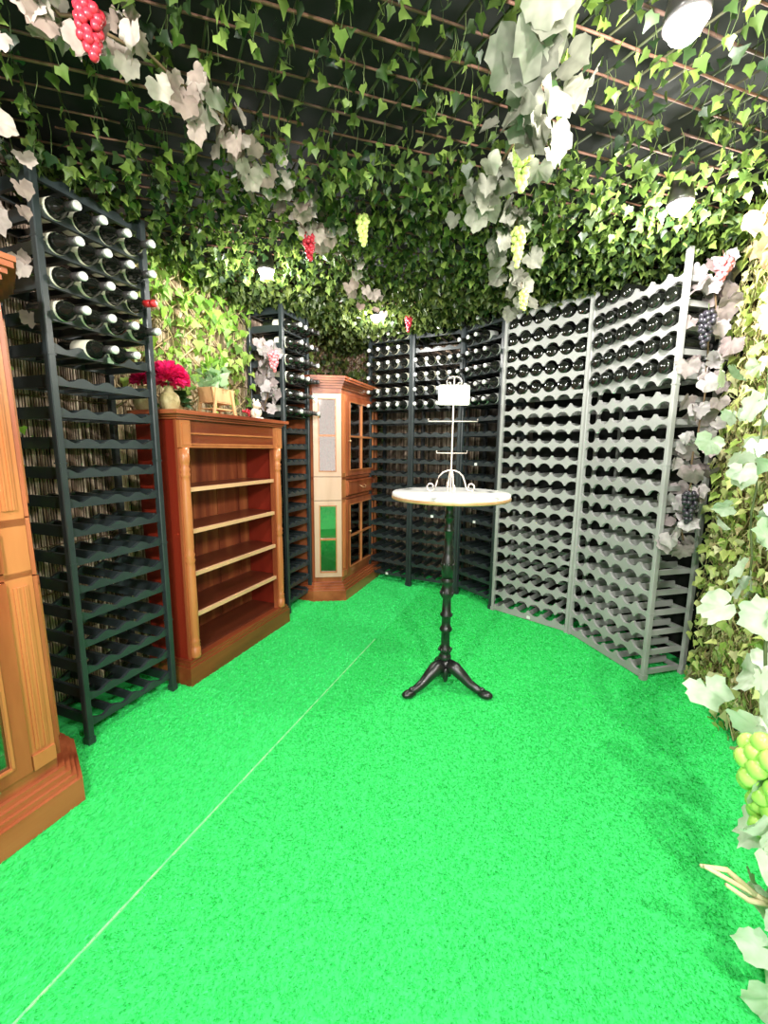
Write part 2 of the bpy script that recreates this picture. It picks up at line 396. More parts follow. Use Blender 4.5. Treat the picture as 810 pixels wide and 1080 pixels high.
# ------------------------------------------------------------------ bottles
BP = [(.001, .0), (.028, .001), (.035, .006), (.0365, .014), (.0365, .185), (.034, .200), (.026, .218), (.018, .232), (.0145, .248), (.0142, .262)]
def bottle_proto(label_m, cap_m):
    root = thing('wine_bottle', '', 'wine bottle')
    m = MB(); m.lathe(BP, n=18, axis='y'); m.build('glass_body', GLASSB, root)
    m = MB(); m.lathe([(.0150, .240), (.0152, .285)], n=14, axis='y'); m.build('capsule', CAPR if cap_m is CAPR else CAPD, root)
    m = MB(); m.lathe([(.0152, .2845), (.0153, .293), (.0158, .294), (.0158, .300), (.013, .3015)], n=14, axis='y'); m.build('cap_tip', cap_m, root)
    if label_m:
        m = MB(); m.lathe([(.0368, .090), (.0371, .0905), (.0371, .1825), (.0368, .183)], n=18, axis='y', cap=False); m.build('paper_label', label_m, root)
    return root
PROT = {'cream': bottle_proto(LABL, CAPS), 'grey': bottle_proto(LABG, CAPS), 'dark': bottle_proto(None, CAPD), 'red': bottle_proto(LABL, CAPR)}
USED = set(); KIND = {'cream': 'cream labelled bottle', 'grey': 'grey labelled bottle', 'dark': 'dark wine bottle', 'red': 'red capped bottle'}
ORD = ['first', 'second', 'third', 'fourth', 'fifth', 'sixth', 'seventh', 'eighth']
def put(rk, k, slot, kind, label, group, out=False):
    c, s = math.cos(rk['rz']), math.sin(rk['rz']); sp = min(.1, rk['w'] / rk['n']); e = (rk['w'] - rk['n'] * sp) / 2
    x = rk['pw'] + e + (slot + .5) * sp
    if out:      # base towards the room
        z = .087 + PG * k - RG + .0372; y = -random.uniform(.026, .042) if rk is r5 else -random.uniform(.004, .016); rot = (0, 0, rk['rz'])
    else:        # neck towards the room, resting on the front rail
        y = rk['d'] - .100 - random.uniform(0, .014); zb = (.07 + PITCH * k + .018)
        th = .075; z = zb + .0375; rot = (-0.0, 0, rk['rz'] + PI)
    loc = rk['a'] + Vector((c * x - s * y, s * x + c * y, z))
    p = PROT[kind]
    if kind not in USED:
        USED.add(kind); r = p; r.location = loc; r['label'] = label; r['group'] = group
    else: r = dup(p, loc, (0, 0, 0), label, group)
    # axis of the bottle is its local y, base at 0
    if out: r.rotation_euler = (random.uniform(-.01, .0), 0, rk['rz'])
    else: r.rotation_euler = (-.078, random.uniform(-.5, .5) * 0, rk['rz'] + PI)
def fill(rk, rows, where, group, kinds, out=False, skip=(), only=None):
    for ri, k in enumerate(rows):
        for sl in range(rk['n']):
            if (k, sl) in skip or (only and k in only and sl not in only[k]): continue
            kd = kinds(k, sl)
            put(rk, k, sl, kd, f"{KIND[kd]}, {ORD[sl]} slot from left, {ORD[ri]} filled row from top, {where}", group, out)
fill(rL, [17, 16, 15, 14, 13], 'nearest dark rack', 'bottles in the nearest dark rack', lambda k, s: 'red' if (k, s) == (15, 3) else 'cream', only={13: [1, 2]})
fill(rF, [17, 16, 15, 14, 13, 12], 'narrow rack past bookcase', 'bottles in the rack between bookcase and cabinet', lambda k, s: 'cream' if s == 0 and k > 12 else ('grey' if (k + s) % 3 == 0 else 'dark'), skip={(13, 3)})
fill(r1, [18, 17, 16, 15, 14, 13], 'rack right of cabinet', 'bottles in the back rack next to the far cabinet', lambda k, s: 'cream' if k > 13 else 'grey')
fill(r2, [18, 16, 15, 14, 13], 'middle back rack', 'bottles in the middle back rack', lambda k, s: 'cream' if k > 13 else 'grey', only={18: [2]})
fill(r3, [18, 17, 16, 15, 14, 13], 'rightmost dark rack', 'bottles in the dark rack touching the grey racks', lambda k, s: 'grey', only={18: [0, 2], 17: [0, 1, 2]})
fill(r4, [18, 17, 16, 15, 14], 'farther grey rack', 'bottles in the farther grey rack', lambda k, s: 'dark', True)
fill(r5, [18, 17, 16, 15, 14], 'nearer grey rack', 'bottles in the nearer grey rack', lambda k, s: 'dark', True, only={18: [0, 1, 2]})

# ------------------------------------------------------------------ glazed display cabinets
def cabinet(label, s_left, width=.75, t=.21, wood=(WOOD, WOODO)):
    """local x along the wall, y = depth away from the room; front facet from x=0 to x=width at y=0"""
    W1, W2 = wood
    root = thing('display_cabinet', label, 'display cabinet', LW(s_left, -t), RZL, 'tall glazed display cabinets')
    D = .52; cx, cy = .11, .20
    def foot(g):   # footprint grown outwards by g
        return [(-cx - g, D), (-cx - g, cy - g * .3), (-g * .75, -g), (width + g * .75, -g), (width + cx + g, cy - g * .3), (width + cx + g, D)]
    m = MB()
    for g, z0, z1 in ((.055, 0, .095), (.042, .095, .115), (.030, .115, .135), (.016, .135, .155)): m.prism(foot(g), z0, z1)
    m.build('plinth', WOODH, root)
    m = MB(); m.prism(foot(0), .155, .20); m.prism(foot(0), .89, .91); m.prism(foot(0), 1.065, 1.09); m.prism(foot(0), 1.79, 1.83)
    m.box(-cx, width + cx, D - .015, D, .2, 1.8)
    m.box(-cx, -cx + .018, cy, D, .2, 1.8); m.box(width + cx - .018, width + cx, cy, D, .2, 1.8)
    m.box(.03, width - .03, .10, .118, .2, .2)
    m.prism([(.0, .018), (width, .018), (width + cx - .02, cy), (-cx + .02, cy)], .91, 1.07)
    m.build('carcass', W1, root)
    # fluted pilaster strips either side of the door
    for x in (0, width - .075):
        m = MB(); m.box(x, x + .075, 0, .02, .2, 1.79); m.box(x + .018, x + .057, -.006, 0, .27, .86); m.box(x + .018, x + .057, -.006, 0, 1.12, 1.74)
        m.box(x + .004, x + .071, -.010, .0, .2, .255); m.box(x + .026, x + .031, -.010, -.006, .27, .86); m.box(x + .044, x + .049, -.010, -.006, .27, .86)
        m.box(x + .026, x + .031, -.010, -.006, 1.12, 1.74); m.box(x + .044, x + .049, -.010, -.006, 1.12, 1.74)
        m.build('pilaster', W2, root)
    for z in (.45, .66): pass
    m = MB(); m.prism([(x * .97 + .01, max(y, .03)) for x, y in foot(-.02)], .55, .568); m.build('inner_shelf', W1, root)
    m = MB(); m.prism([(x * .97 + .01, max(y, .03)) for x, y in foot(-.02)], 1.42, 1.438); m.build('inner_shelf', W1, root)
    # cornice
    m = MB()
    for g, z0, z1 in ((.010, 1.83, 1.85), (.020, 1.85, 1.868), (.033, 1.868, 1.886), (.047, 1.886, 1.905), (.053, 1.905, 1.922)): m.prism(foot(g), z0, z1)
    m.build('cornice', WOODH, root)
    def glazed(name, x0, x1, z0, z1, nx, nz, xf=None, fr=.045, knob=None, wood=W1):
        m = MB(xf); y0, y1 = -.012, .012
        m.box(x0, x0 + fr, y0, y1, z0, z1); m.box(x1 - fr, x1, y0, y1, z0, z1); m.box(x0 + fr, x1 - fr, y0, y1, z0, z0 + fr); m.box(x0 + fr, x1 - fr, y0, y1, z1 - fr, z1)
        a0, a1, b0, b1 = x0 + fr, x1 - fr, z0 + fr, z1 - fr
        for q in (0, .006):   # inner bead
            pass
        o = m.build(name, wood, root)
        m = MB(xf)
        for i in range(1, nx): x = a0 + (a1 - a0) * i / nx; m.box(x - .008, x + .008, -.014, .004, b0, b1)
        for i in range(1, nz): z = b0 + (b1 - b0) * i / nz; m.box(a0, a1, -.0135, .0035, z - .008, z + .008)
        for (u0, u1, v0, v1) in ((a0, a0 + .008, b0, b1), (a1 - .008, a1, b0, b1), (a0, a1, b0, b0 + .008), (a0, a1, b1 - .008, b1)): m.box(u0, u1, -.016, -.002, v0, v1)
        m.build('glazing_bars', W2, o)
        m = MB(xf); m.box(a0, a1, -.001, .002, b0, b1); m.build('glass_pane', PANE, o)
        if knob:
            m = MB(xf); m.lathe([(.004, -.013), (.004, -.022), (.010, -.026), (.011, -.032), (.006, -.037)], (knob[0], 0, knob[1]), 10, 'y'); m.build('knob', BRASS, o)
        return o
    glazed('door', .078, width - .078, .205, .885, 2, 2, knob=(.10, .6))
    glazed('door', .078, width - .078, 1.095, 1.785, 2, 2, knob=(.10, 1.40))
    m = MB(); m.box(.078, width - .078, -.014, .012, .92, 1.055)
    for (u0, u1, v0, v1) in ((.09, width - .09, .93, .938), (.09, width - .09, 1.037, 1.045), (.09, .098, .93, 1.045), (width - .098, width - .09, .93, 1.045)): m.box(u0, u1, -.020, -.012, v0, v1)
    dr = m.build('drawer', W1, root)
    m = MB(); m.tube([(width / 2 - .045, -.014, .995), (width / 2 - .045, -.032, .985), (width / 2 - .02, -.038, .972), (width / 2 + .02, -.038, .972), (width / 2 + .045, -.032, .985), (width / 2 + .045, -.014, .995)], .004); m.build('handle', BRASS, dr)
    root.scale = (1, 1, .937)
    for side in (0, 1):
        A, B = (Vector((-cx, cy)), Vector((0, 0))) if side == 0 else (Vector((width, 0)), Vector((width + cx, cy)))
        L = (B - A).length; t_ = (B - A) / L
        xf = Matrix.Translation((A.x, A.y, 0)) @ Matrix.Rotation(math.atan2(t_.y, t_.x), 4, 'Z')
        glazed('side_panel', .004, L - .004, .205, .885, 1, 2, xf, .04, wood=WOODP if side == 0 else W1)
        glazed('side_panel', .004, L - .004, 1.095, 1.785, 1, 2, xf, .04, wood=WOODP if side == 0 else W1)
        m = MB(xf); m.box(.004, L - .004, -.012, .012, .89, 1.09); m.build('apron_panel', WOODP if side == 0 else W1, root)
    return root
nc = cabinet('tall glazed cabinet cut off by the left edge of the photo, nearest the camera', -.262 - .75, t=.215)
nc.rotation_euler = (math.radians(-1.4), 0, RZL)   # leans back a little on the turf
cabinet('tall glazed display cabinet in the far left corner between the wine racks', 1.955, t=.21)

# ------------------------------------------------------------------ bookcase
WOODE = mat('pale_edge_wood', [(.62, .33, .17), (.74, .45, .26)], .4, scale=(1.5, 9, 9))  # paler wood for the shelf front edges
def bookcase():
    root = thing('bookcase', 'empty reddish brown wooden bookcase with turned columns between two dark wine racks', 'bookcase', LW(.465, -.07), RZL); root.scale = (1, 1, .955)
    W, D = .915, .30
    m = MB(); m.box(0, W, 0, D, 0, .105); m.box(.006, W - .006, .006, D, .105, .125); m.box(.012, W - .012, .012, D, .125, .14); m.build('plinth', WOODF, root)
    for x in (.03, W - .055):
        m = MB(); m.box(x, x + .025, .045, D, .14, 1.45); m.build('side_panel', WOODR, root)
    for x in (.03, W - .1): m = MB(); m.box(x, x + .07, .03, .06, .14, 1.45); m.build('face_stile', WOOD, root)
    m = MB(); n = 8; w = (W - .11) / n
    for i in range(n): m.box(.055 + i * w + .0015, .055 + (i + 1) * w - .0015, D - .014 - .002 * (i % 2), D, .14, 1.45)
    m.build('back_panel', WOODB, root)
    for i, z in enumerate((.14, .385, .62, .86, 1.09)):
        m = MB(); y0 = .035 if i else .04
        if i: m.prism([(.055, D - .012), (.055, .05), (W - .055, .05), (W - .055, D - .012)], z - .02, z)
        else: m.box(.055, W - .055, .06, D - .012, z, z + .012)
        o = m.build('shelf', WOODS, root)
        if i:
            m = MB(); m.box(.1, W - .1, .034, .05, z - .021, z + .001); m.build('shelf_edge', WOODE, o, 'pale front edge of the shelf')
    m = MB(); m.box(.1, W - .1, .034, .055, 1.30, 1.45); m.build('frieze', WOODF, root)
    m = MB()
    for z, y in ((1.305, .024), (1.318, .028), (1.375, .026)): m.box(.1, W - .1, y, .036, z, z + .010)
    m.build('frieze_moulding', WOODO, root)
    # end blocks and turned columns
    for x in (.065, W - .065):
        m = MB(); m.box(x - .033, x + .033, .008, .036, 1.305, 1.445); m.box(x - .020, x + .020, .004, .010, 1.32, 1.43); m.build('capital_block', WOODO, root)
        pr = [(.024, .14), (.026, .15), (.026, .20), (.020, .205), (.026, .215), (.020, .225), (.026, .235), (.020, .245), (.022, .27), (.0235, .45), (.022, .665),
              (.019, .685), (.026, .70), (.020, .715), (.026, .73), (.019, .745), (.022, .77), (.0235, .95), (.020, 1.13), (.018, 1.15), (.026, 1.165), (.019, 1.178), (.026, 1.192), (.018, 1.205), (.024, 1.225), (.026, 1.24), (.026, 1.305)]
        m = MB(); m.lathe(pr, (x, .026, 0), 16); m.build('turned_column', WOODO, root)
    m = MB()
    for g, z0, z1 in ((.0, 1.45, 1.462), (.012, 1.462, 1.474)): m.box(.02 - g, W - .02 + g, .01 - g, D, z0, z1)
    m.box(-.012, W + .012, -.022, D, 1.474, 1.494); m.build('top', WOODH, root)
bookcase()
ZB = 1.494 * .955

# ------------------------------------------------------------------ leaf makers
IVY = [(0, 0), (.30, -.10), (.52, .22), (.30, .42), (.16, .68), (0, 1.0), (-.16, .68), (-.30, .42), (-.52, .22), (-.30, -.10)]
GRAPE = []
for _k in range(26):
    _a = -PI / 2 + 2 * PI * _k / 26; _c = max(math.cos(n_ * 1.0) for n_ in [min(abs((_a - math.radians(q) + PI) % (2 * PI) - PI) * 2.6, PI) for q in (90, 28, 152, -28, 208)])
    _r = (.44 + .13 * _c + (.05 if abs(math.sin(_a) - 1) < .01 else 0)) * (1.04 if _k % 2 else .96)
    if _k == 0: _r = .16
    if _k in (1, 25): _r = .38
    GRAPE.append((_r * math.cos(_a) * 1.06, .46 + _r * math.sin(_a)))
def leaf_arrays(shape):
    o = np.array(shape); n = len(o)
    V = np.zeros((n + 1, 3)); V[:n, 0] = o[:, 0]; V[:n, 1] = o[:, 1]; V[n] = (0, .35, 0)
    V[:, 2] = .22 * np.abs(V[:, 0]) - .18 * (V[:, 1] - .3) ** 2
    F = [(n, i, (i + 1) % n) for i in range(n)]
    return V, np.array(F, dtype=np.int32)
def leaves(name, mt, pts, tip, nrm, size, shape, parent, jt=.45, jn=.6, label=None):
    """pts Nx3 leaf bases, tip Nx3 direction of tips, nrm Nx3 facing"""
    pts = np.asarray(pts, float); N = len(pts)
    tip = np.broadcast_to(np.asarray(tip, float), (N, 3)) + RNG.normal(0, jt, (N, 3)); tip /= np.linalg.norm(tip, axis=1)[:, None]
    nrm = np.broadcast_to(np.asarray(nrm, float), (N, 3)) + RNG.normal(0, jn, (N, 3))
    nrm = nrm - (nrm * tip).sum(1)[:, None] * tip; nrm /= np.linalg.norm(nrm, axis=1)[:, None] + 1e-9
    sx = np.cross(tip, nrm)
    V, F = leaf_arrays(shape); k = len(V)
    size = np.broadcast_to(np.asarray(size, float), (N,)); curl = RNG.uniform(.3, 1.8, N)
    A = pts[:, None, :] + size[:, None, None] * (V[None, :, 0:1] * sx[:, None, :] * RNG.uniform(.8, 1.1, (N, 1, 1)) + V[None, :, 1:2] * tip[:, None, :] + (V[None, :, 2:3] * curl[:, None, None]) * nrm[:, None, :])
    A += RNG.normal(0, .03, A.shape) * size[:, None, None] * (1 if k > 15 else .4)
    FF = (F[None] + (np.arange(N) * k)[:, None, None]).reshape(-1, 3).astype(np.int32)
    me = bpy.data.meshes.new(name); me.vertices.add(N * k); me.vertices.foreach_set('co', A.ravel())
    nf = len(FF); me.loops.add(nf * 3); me.loops.foreach_set('vertex_index', FF.ravel())
    me.polygons.add(nf); me.polygons.foreach_set('loop_start', np.arange(0, 3 * nf, 3, dtype=np.int32)); me.polygons.foreach_set('loop_total', np.full(nf, 3, dtype=np.int32))
    me.polygons.foreach_set('use_smooth', np.ones(nf, dtype=bool))
    me.update(); me.validate(); me.materials.append(mt)
    o = bpy.data.objects.new(name, me); COL.objects.link(o)
    if parent: o.parent = parent
    if label: o['label'] = label
    return o

# ------------------------------------------------------------------ ceiling ivy lattices
def inside(x, y):
    s = (x - P0.x) * SD.x + (y - P0.y) * SD.y; d = (x - P0.x) * ND.x + (y - P0.y) * ND.y
    if d > .34: return False
    xr = np.interp(y, [p[1] for p in RW[::-1]] + [3.02, 3.44, 3.84, 4.04, 4.26, 4.7], [p[0] for p in RW[::-1]] + [1.62, 1.2, .88, .43, .05, -.55])
    return x < xr - .01
U = np.array([.954, .30]); VV = np.array([-.5, .866])
LAMPXY = ((-.65, 2.42), (-.07, 3.19), (1.13, 1.77), (.66, 1.08))
def canopy(label, y0, y1, nleaf, dens_mat, size):
    root = thing('ivy_trellis', label, 'ivy trellis', (0, (y0 + y1) / 2, ZC), 0, 'ivy trellis panels under the ceiling')
    yc = (y0 + y1) / 2
    m = MB()
    def clipseg(o, d, z):
        run = []; t = -6
        while t < 6:
            p = o + d * t; ok = y0 <= p[1] < y1 and inside(*p)
            if ok: run.append(p)
            elif run:
                if len(run) > 2: m.tube([(q[0] + random.uniform(-.003, .003), q[1] - yc, z + random.uniform(-.003, .003)) for q in run[::3] + [run[-1]]], random.uniform(.0032, .0048), 5)
                run = []
            t += .05
    for i in range(-50, 80): clipseg(VV * i * .095 + np.array([0, 1.]), U, 0)
    m.build('lattice', STICK, root, 'reddish brown willow sticks'); m = MB()
    for i in range(-50, 80): clipseg(U * i * .095 + np.array([0, 1.]), VV, .008)
    m.build('lattice', VINED, root, 'dark sticks wound with ivy stems')
    # leaves on little stalks
    P = []; st = MB()
    while len(P) < nleaf:
        x, y = random.uniform(-2.2, 1.9), random.uniform(y0, y1)
        if not inside(x, y): continue
        if any((x - a) ** 2 + (y + .02 - b) ** 2 < .0085 for a, b in LAMPXY): continue
        if random.random() < .65:   # near a lattice line
            a = np.array([x, y - 1.]); det = U[0] * VV[1] - U[1] * VV[0]; cu = (a[0] * VV[1] - a[1] * VV[0]) / det; cv = (U[0] * a[1] - U[1] * a[0]) / det
            cu = round(cu / .095) * .095; q = U * cu + VV * cv + np.array([0, 1.]); x, y = q
        h = random.uniform(-.01, .075) if y1 < 2 else random.uniform(-.01, .13)
        if y > 1.5: h = max(h, random.uniform(-.05, .12))
        p = (x + random.uniform(-.02, .02), y - yc + random.uniform(-.02, .02), -h)
        if h > .03 and y < 1.6: st.tube([(x, y - yc, .004), ((x + p[0]) / 2 + .006, (y - yc + p[1]) / 2, -h * .4), p], .0011, 3, False)
        P.append(p)
    if len(st.v): st.build('leaf_stalks', VINE, root)
    N = len(P); nr = np.tile(np.array([0., -.8, -.35]), (N, 1))
    leaves('ivy_foliage', dens_mat, P, (0, -.1, -1), nr, RNG.uniform(size[0], size[1], N), IVY, root, .55, .7)
canopy('ivy covered lattice ceiling panel nearest the camera, sticks clearly visible', -.4, 1.6, 3900, IVYC, (.024, .044))
canopy('ivy covered lattice ceiling panel over the middle of the room', 1.6, 2.7, 5600, IVYC, (.026, .046))
canopy('dense ivy covered lattice ceiling panel at the far end', 2.7, 4.7, 6500, IVYD, (.028, .05))

# ------------------------------------------------------------------ wall ivy
def wall_trellis(label, pts, z0, z1, nleaf, mt, stick, size=(.035, .06), off_=.03, stepz=.13, ang=.75, zpow=1., dry=0, group='ivy trellis panels on the walls', spacing=.12):
    pts = [Vector(p) for p in pts]; seg = [(pts[i + 1] - pts[i]).length for i in range(len(pts) - 1)]; L = sum(seg)
    root = thing('ivy_trellis', label, 'ivy trellis', (pts[0].x, pts[0].y, z0), 0, group); o0 = pts[0]
    def at(u, d):
        u = min(max(u, 0), L - 1e-4); i = 0
        while u > seg[i]: u -= seg[i]; i += 1
        t = (pts[i + 1] - pts[i]) / seg[i]; n = Vector((t.y, -t.x)); p = pts[i] + t * u + n * d; return p - o0, n
    H = z1 - z0
    for sg, nm in ((1, 'slanting one way'), (-1, 'slanting the other way')):
        m = MB(); u = -H / ang
        while u < L + H / ang:
            run = []
            for k in range(int(H / .06) + 1):
                z = k * .06; uu = u + sg * z / ang if sg > 0 else u + (H - z) / ang
                if 0 <= uu <= L: p, n = at(uu, off_ + .006 * sg); run.append((p.x, p.y, z))
            if len(run) > 2: m.tube(run[::3] + [run[-1]], .005, 5)
            u += spacing
        m.build('lattice', stick, root)
    P = []; T = []; Nn = []
    for _ in range(nleaf):
        u = random.uniform(0, L); z = H * random.random() ** zpow; p, n = at(u, off_ + random.uniform(.0, .07)); P.append((p.x, p.y, z)); Nn.append((n.x, n.y, .25))
    leaves('ivy_foliage', mt, P, (0, 0, -1), Nn, RNG.uniform(size[0], size[1], nleaf), IVY, root, .5, .5)
    if dry:
        m = MB()
        for _ in range(dry):
            u = random.uniform(0, L); z = random.uniform(.1, H); q = [Vector((*at(u, off_ + random.uniform(0, .05))[0], z))]
            du = random.uniform(-.12, .12); q.append(Vector((*at(u + du / 2, off_ + random.uniform(0, .06))[0], z - random.uniform(.03, .1)))); q.append(Vector((*at(u + du, off_ + random.uniform(0, .05))[0], q[1].z - random.uniform(.03, .1))))
            m.tube(q, .0022, 3, False)
        o = m.build('dry_stems', isl('dry_stem', [(.45, .42, .16), (.26, .19, .08), (.6, .56, .28)], .7), root); o['kind'] = 'stuff'
    return root
wall_trellis('bright green ivy on a tan diamond lattice above the red bookcase', [L2(.44, .345), L2(1.5, .345)], 1.44, 2.33, 430, IVYL, STICKT, (.04, .075), ang=.75, zpow=.6, dry=120, spacing=.2)
wall_trellis('olive ivy covering the wall corner above and beside the far cabinet', [L2(1.75, .345), L2(3.03, .345), (-.10, 4.32), (.04, 4.24)], .1, 2.33, 2600, IVYD, STICKB, (.035, .06), dry=100)
wall_trellis('yellow green ivy lattice covering the curved right hand wall', RW[1:7], .0, 2.33, 5600, IVYR, STICKB, (.034, .06), dry=2600, zpow=1)
wall_trellis('dark strip of ivy in the gap between the near cabinet and first rack', [L2(-.14, .33), L2(.0, .33)], .1, 2.1, 110, IVYL, STICKB, (.03, .05), spacing=.15)

# ------------------------------------------------------------------ vine garlands and grapes
def garland(label, path, n, size, mt, spread=.05, tip=(0, 0, -1), nrm=(0, -1, -.2), group='artificial vine garlands', vine=VINEB):
    path = [Vector(p) for p in path]; o0 = path[0]
    root = thing('vine_garland', label, 'vine garland', o0, 0, group)
    m = MB(); q = []
    for i in range(len(path) - 1):
        for k in range(4): q.append(path[i].lerp(path[i + 1], k / 4) - o0 + Vector((random.uniform(-1, 1), random.uniform(-1, 1), random.uniform(-1, 1))) * .008)
    q.append(path[-1] - o0); m.tube(q, .004, 6); m.build('vine_stem', vine, root)
    P = []
    for i in range(n):
        u = (i + random.random()) / n * (len(path) - 1); k = min(int(u), len(path) - 2); p = path[k].lerp(path[k + 1], u - k) - o0
        P.append(tuple(p + Vector((random.gauss(0, 1), random.gauss(0, 1), random.gauss(0, .7))) * spread))
    leaves('vine_leaves', mt, P, tip, nrm, RNG.uniform(size[0], size[1], n), GRAPE, root, .5, .55)
    return root
def grapes(label, top, length, mt, n=34, r=.011, wid=.03, group='artificial grape bunches'):
    root = thing('grape_bunch', label, 'grapes', top, 0, group)
    m = MB(); m.ball((0, 0, 0), r, 10, 6, (1, 1, 1.12)); me = m.mesh('grape', mt)
    m = MB(); m.tube([(0, 0, .03), (.003, 0, 0), (0, 0, -length * .8)], .002, 5); m.build('stalk', VINE, root)
    pl = []; t = 0
    while len(pl) < n and t < 4000:
        t += 1; u = random.random(); rad = wid * (1 - u) ** .6 * (.55 + .45 * min(1, u * 6)); a = random.uniform(0, 2 * PI); rr = rad * math.sqrt(random.uniform(.3, 1))
        p = Vector((rr * math.cos(a), rr * math.sin(a), -.008 - u * length))
        if all((p - q).length > r * 1.35 for q in pl): pl.append(p)
    for p in pl: o = link('grape', me, root, p); o.rotation_euler = (random.uniform(-.5, .5), random.uniform(-.5, .5), 0)
    return root
garland('dusty mauve brown vine garland along the left ceiling past red grapes', [(-.80, 1.0, 2.24), (-.74, 1.10, 2.22), (-.62, 1.22, 2.24), (-.50, 1.40, 2.23), (-.43, 1.66, 2.22), (-.32, 1.96, 2.22), (-.26, 2.06, 2.21)], 95, (.04, .068), LF_DUST, .04)
garland('dusty mauve brown vine garland on the far part of the ceiling', [(-.24, 2.2, 2.22), (-.14, 2.6, 2.21), (-.02, 3.0, 2.2)], 16, (.05, .08), LF_DUST, .05)
garland('large vine leaves painted grey with glare, hanging from the ceiling right of centre', [(.28, 1.0, 2.26), (.34, 1.10, 2.23), (.38, 1.2, 2.18), (.39, 1.28, 2.14)], 26, (.07, .11), LF_GREY, .045)
garland('vine leaf cluster painted grey with glare, trailing below the first green grapes', [(.41, 1.46, 2.22), (.37, 1.66, 2.20), (.29, 1.70, 2.19)], 22, (.055, .095), LF_GREY, .045)
garland('vine leaves painted grey with glare, dropping in front of the farther grey rack', [(.54, 1.90, 2.24), (.60, 2.1, 2.22), (.70, 2.3, 2.14), (.71, 2.32, 2.04)], 24, (.06, .10), LF_GREY, .04)
garland('pale vine garland drooping at the upper left edge beside the nearest dark rack', [(-1.0, 1.08, 2.24), (-1.2, 1.36, 2.12), (-1.33, 1.53, 1.98), (-1.37, 1.56, 1.85), (-1.38, 1.56, 1.70)], 40, (.045, .075), LF_DUST, .05, nrm=(.6, -.8, 0))
garland('mauve vine garland hanging beside the narrow rack at the far end of the bookcase', [LW(1.42, .12, 2.0), LW(1.43, .10, 1.85), LW(1.43, .10, 1.7), LW(1.40, .10, 1.50)], 34, (.06, .09), LF_MAUVE, .035, nrm=(.7, -.7, 0))
garland('mauve and white vine garland hanging along the outer edge of the nearer grey rack', [(1.60, 2.14, 2.2), (1.58, 2.13, 2.0), (1.56, 2.12, 1.7), (1.57, 2.12, 1.45), (1.55, 2.11, 1.2), (1.53, 2.10, .95), (1.54, 2.10, .8)], 80, (.055, .095), LF_MAUVE, .045, nrm=(-.5, -.8, 0))
garland('tan dry vine leaves at the top right where ceiling meets the ivy wall', [(1.45, 1.66, 2.24), (1.57, 1.82, 2.2), (1.66, 1.96, 2.14)], 16, (.07, .11), LF_BROWN, .05, nrm=(-.6, -.7, 0))
garland('pale green white vine garland hanging at the right edge close to the camera', [(1.22, 1.14, 2.3), (1.13, 1.10, 1.9), (1.09, 1.08, 1.5), (1.07, 1.06, 1.15), (1.00, 1.03, .82), (.99, .97, .55)], 42, (.065, .11), LF_PALE, .055, nrm=(-.4, -.9, .1), vine=VINE)
garland('white vine leaves scattered over the right hand ivy wall', [(1.54, 1.78, 1.95), (1.50, 1.70, 1.5), (1.48, 1.66, 1.1), (1.47, 1.62, .75)], 30, (.06, .10), LF_PALE, .10, nrm=(-.6, -.8, .1), vine=VINE)
garland('large white leaves at the lower right corner beside lime green grapes', [(.96, .93, .62), (.92, .86, .42), (.91, .82, .30), (.89, .77, .19), (.88, .74, .12)], 17, (.07, .11), LF_PALE, .022, tip=(-.6, .1, -.7), nrm=(-.3, -.7, .6), vine=VINE)
grapes('pinkish red grape bunch at the top left of the ceiling garland', (-.655, 1.06, 2.205), .10, GR_RED, 46, .0105, .03)
grapes('small red grape bunch hanging mid ceiling to the right of the left lamp', (-.335, 1.96, 2.17), .11, GR_RED, 34, .010, .026)
grapes('small red grape bunch hanging over the back row of dark racks', (.165, 3.2, 2.215), .11, GR_RED, 26, .011, .024)
grapes('light green grape bunch nearest the camera hanging right of ceiling centre', (.40, 1.38, 2.16), .13, GR_GREEN, 50, .0105, .03)
grapes('light green grape bunch hanging just left of the grey racks', (.55, 1.90, 2.17), .14, GR_GREEN, 44, .0115, .028)
grapes('light green grape bunch hanging near the ceiling centre', (-.10, 1.90, 2.215), .12, GR_GREEN, 36, .0105, .025)
grapes('small light green grape tip in front of the farther grey rack', (.70, 2.26, 2.06), .10, GR_GREEN, 26, .0105, .022)
grapes('pink red grape bunch hanging beside the narrow rack above the bookcase', tuple(LW(1.40, .02, 1.90)), .13, GR_PINK, 36, .0125, .035)
grapes('pink grape bunch at the top outer corner of the nearer grey rack', (1.545, 2.06, 2.13), .09, GR_PINK, 30, .0125, .034)
grapes('black grape bunch on the mauve garland, the upper of two', (1.49, 2.05, 1.90), .15, GR_BLACK, 34, .0125, .032)
grapes('black grape bunch on the mauve garland, the lower of two', (1.51, 2.05, 1.06), .16, GR_BLACK, 36, .0125, .034)
grapes('big lime green grape bunch at the lower right edge of the photo', (.91, .87, .60), .25, GR_LIME, 40, .0215, .062)
LF_TWIG = mat('pale_twig', [(.55, .48, .26), (.68, .62, .40)], .6)
root = thing('twig', 'bare pale yellow twigs poking over the turf at the lower right', 'twig', (.92, .80, .22))
for q in ([(0, 0, 0), (-.08, .0, .05), (-.20, .0, .12)], [(-.03, 0, .02), (-.10, -.01, .045), (-.155, -.01, .085)], [(-.08, 0, .05), (-.14, .01, .10), (-.2, .01, .11)]): m = MB(); m.tube(q, [.008, .006, .004], 6); m.build('stem', LF_TWIG, root)
del m

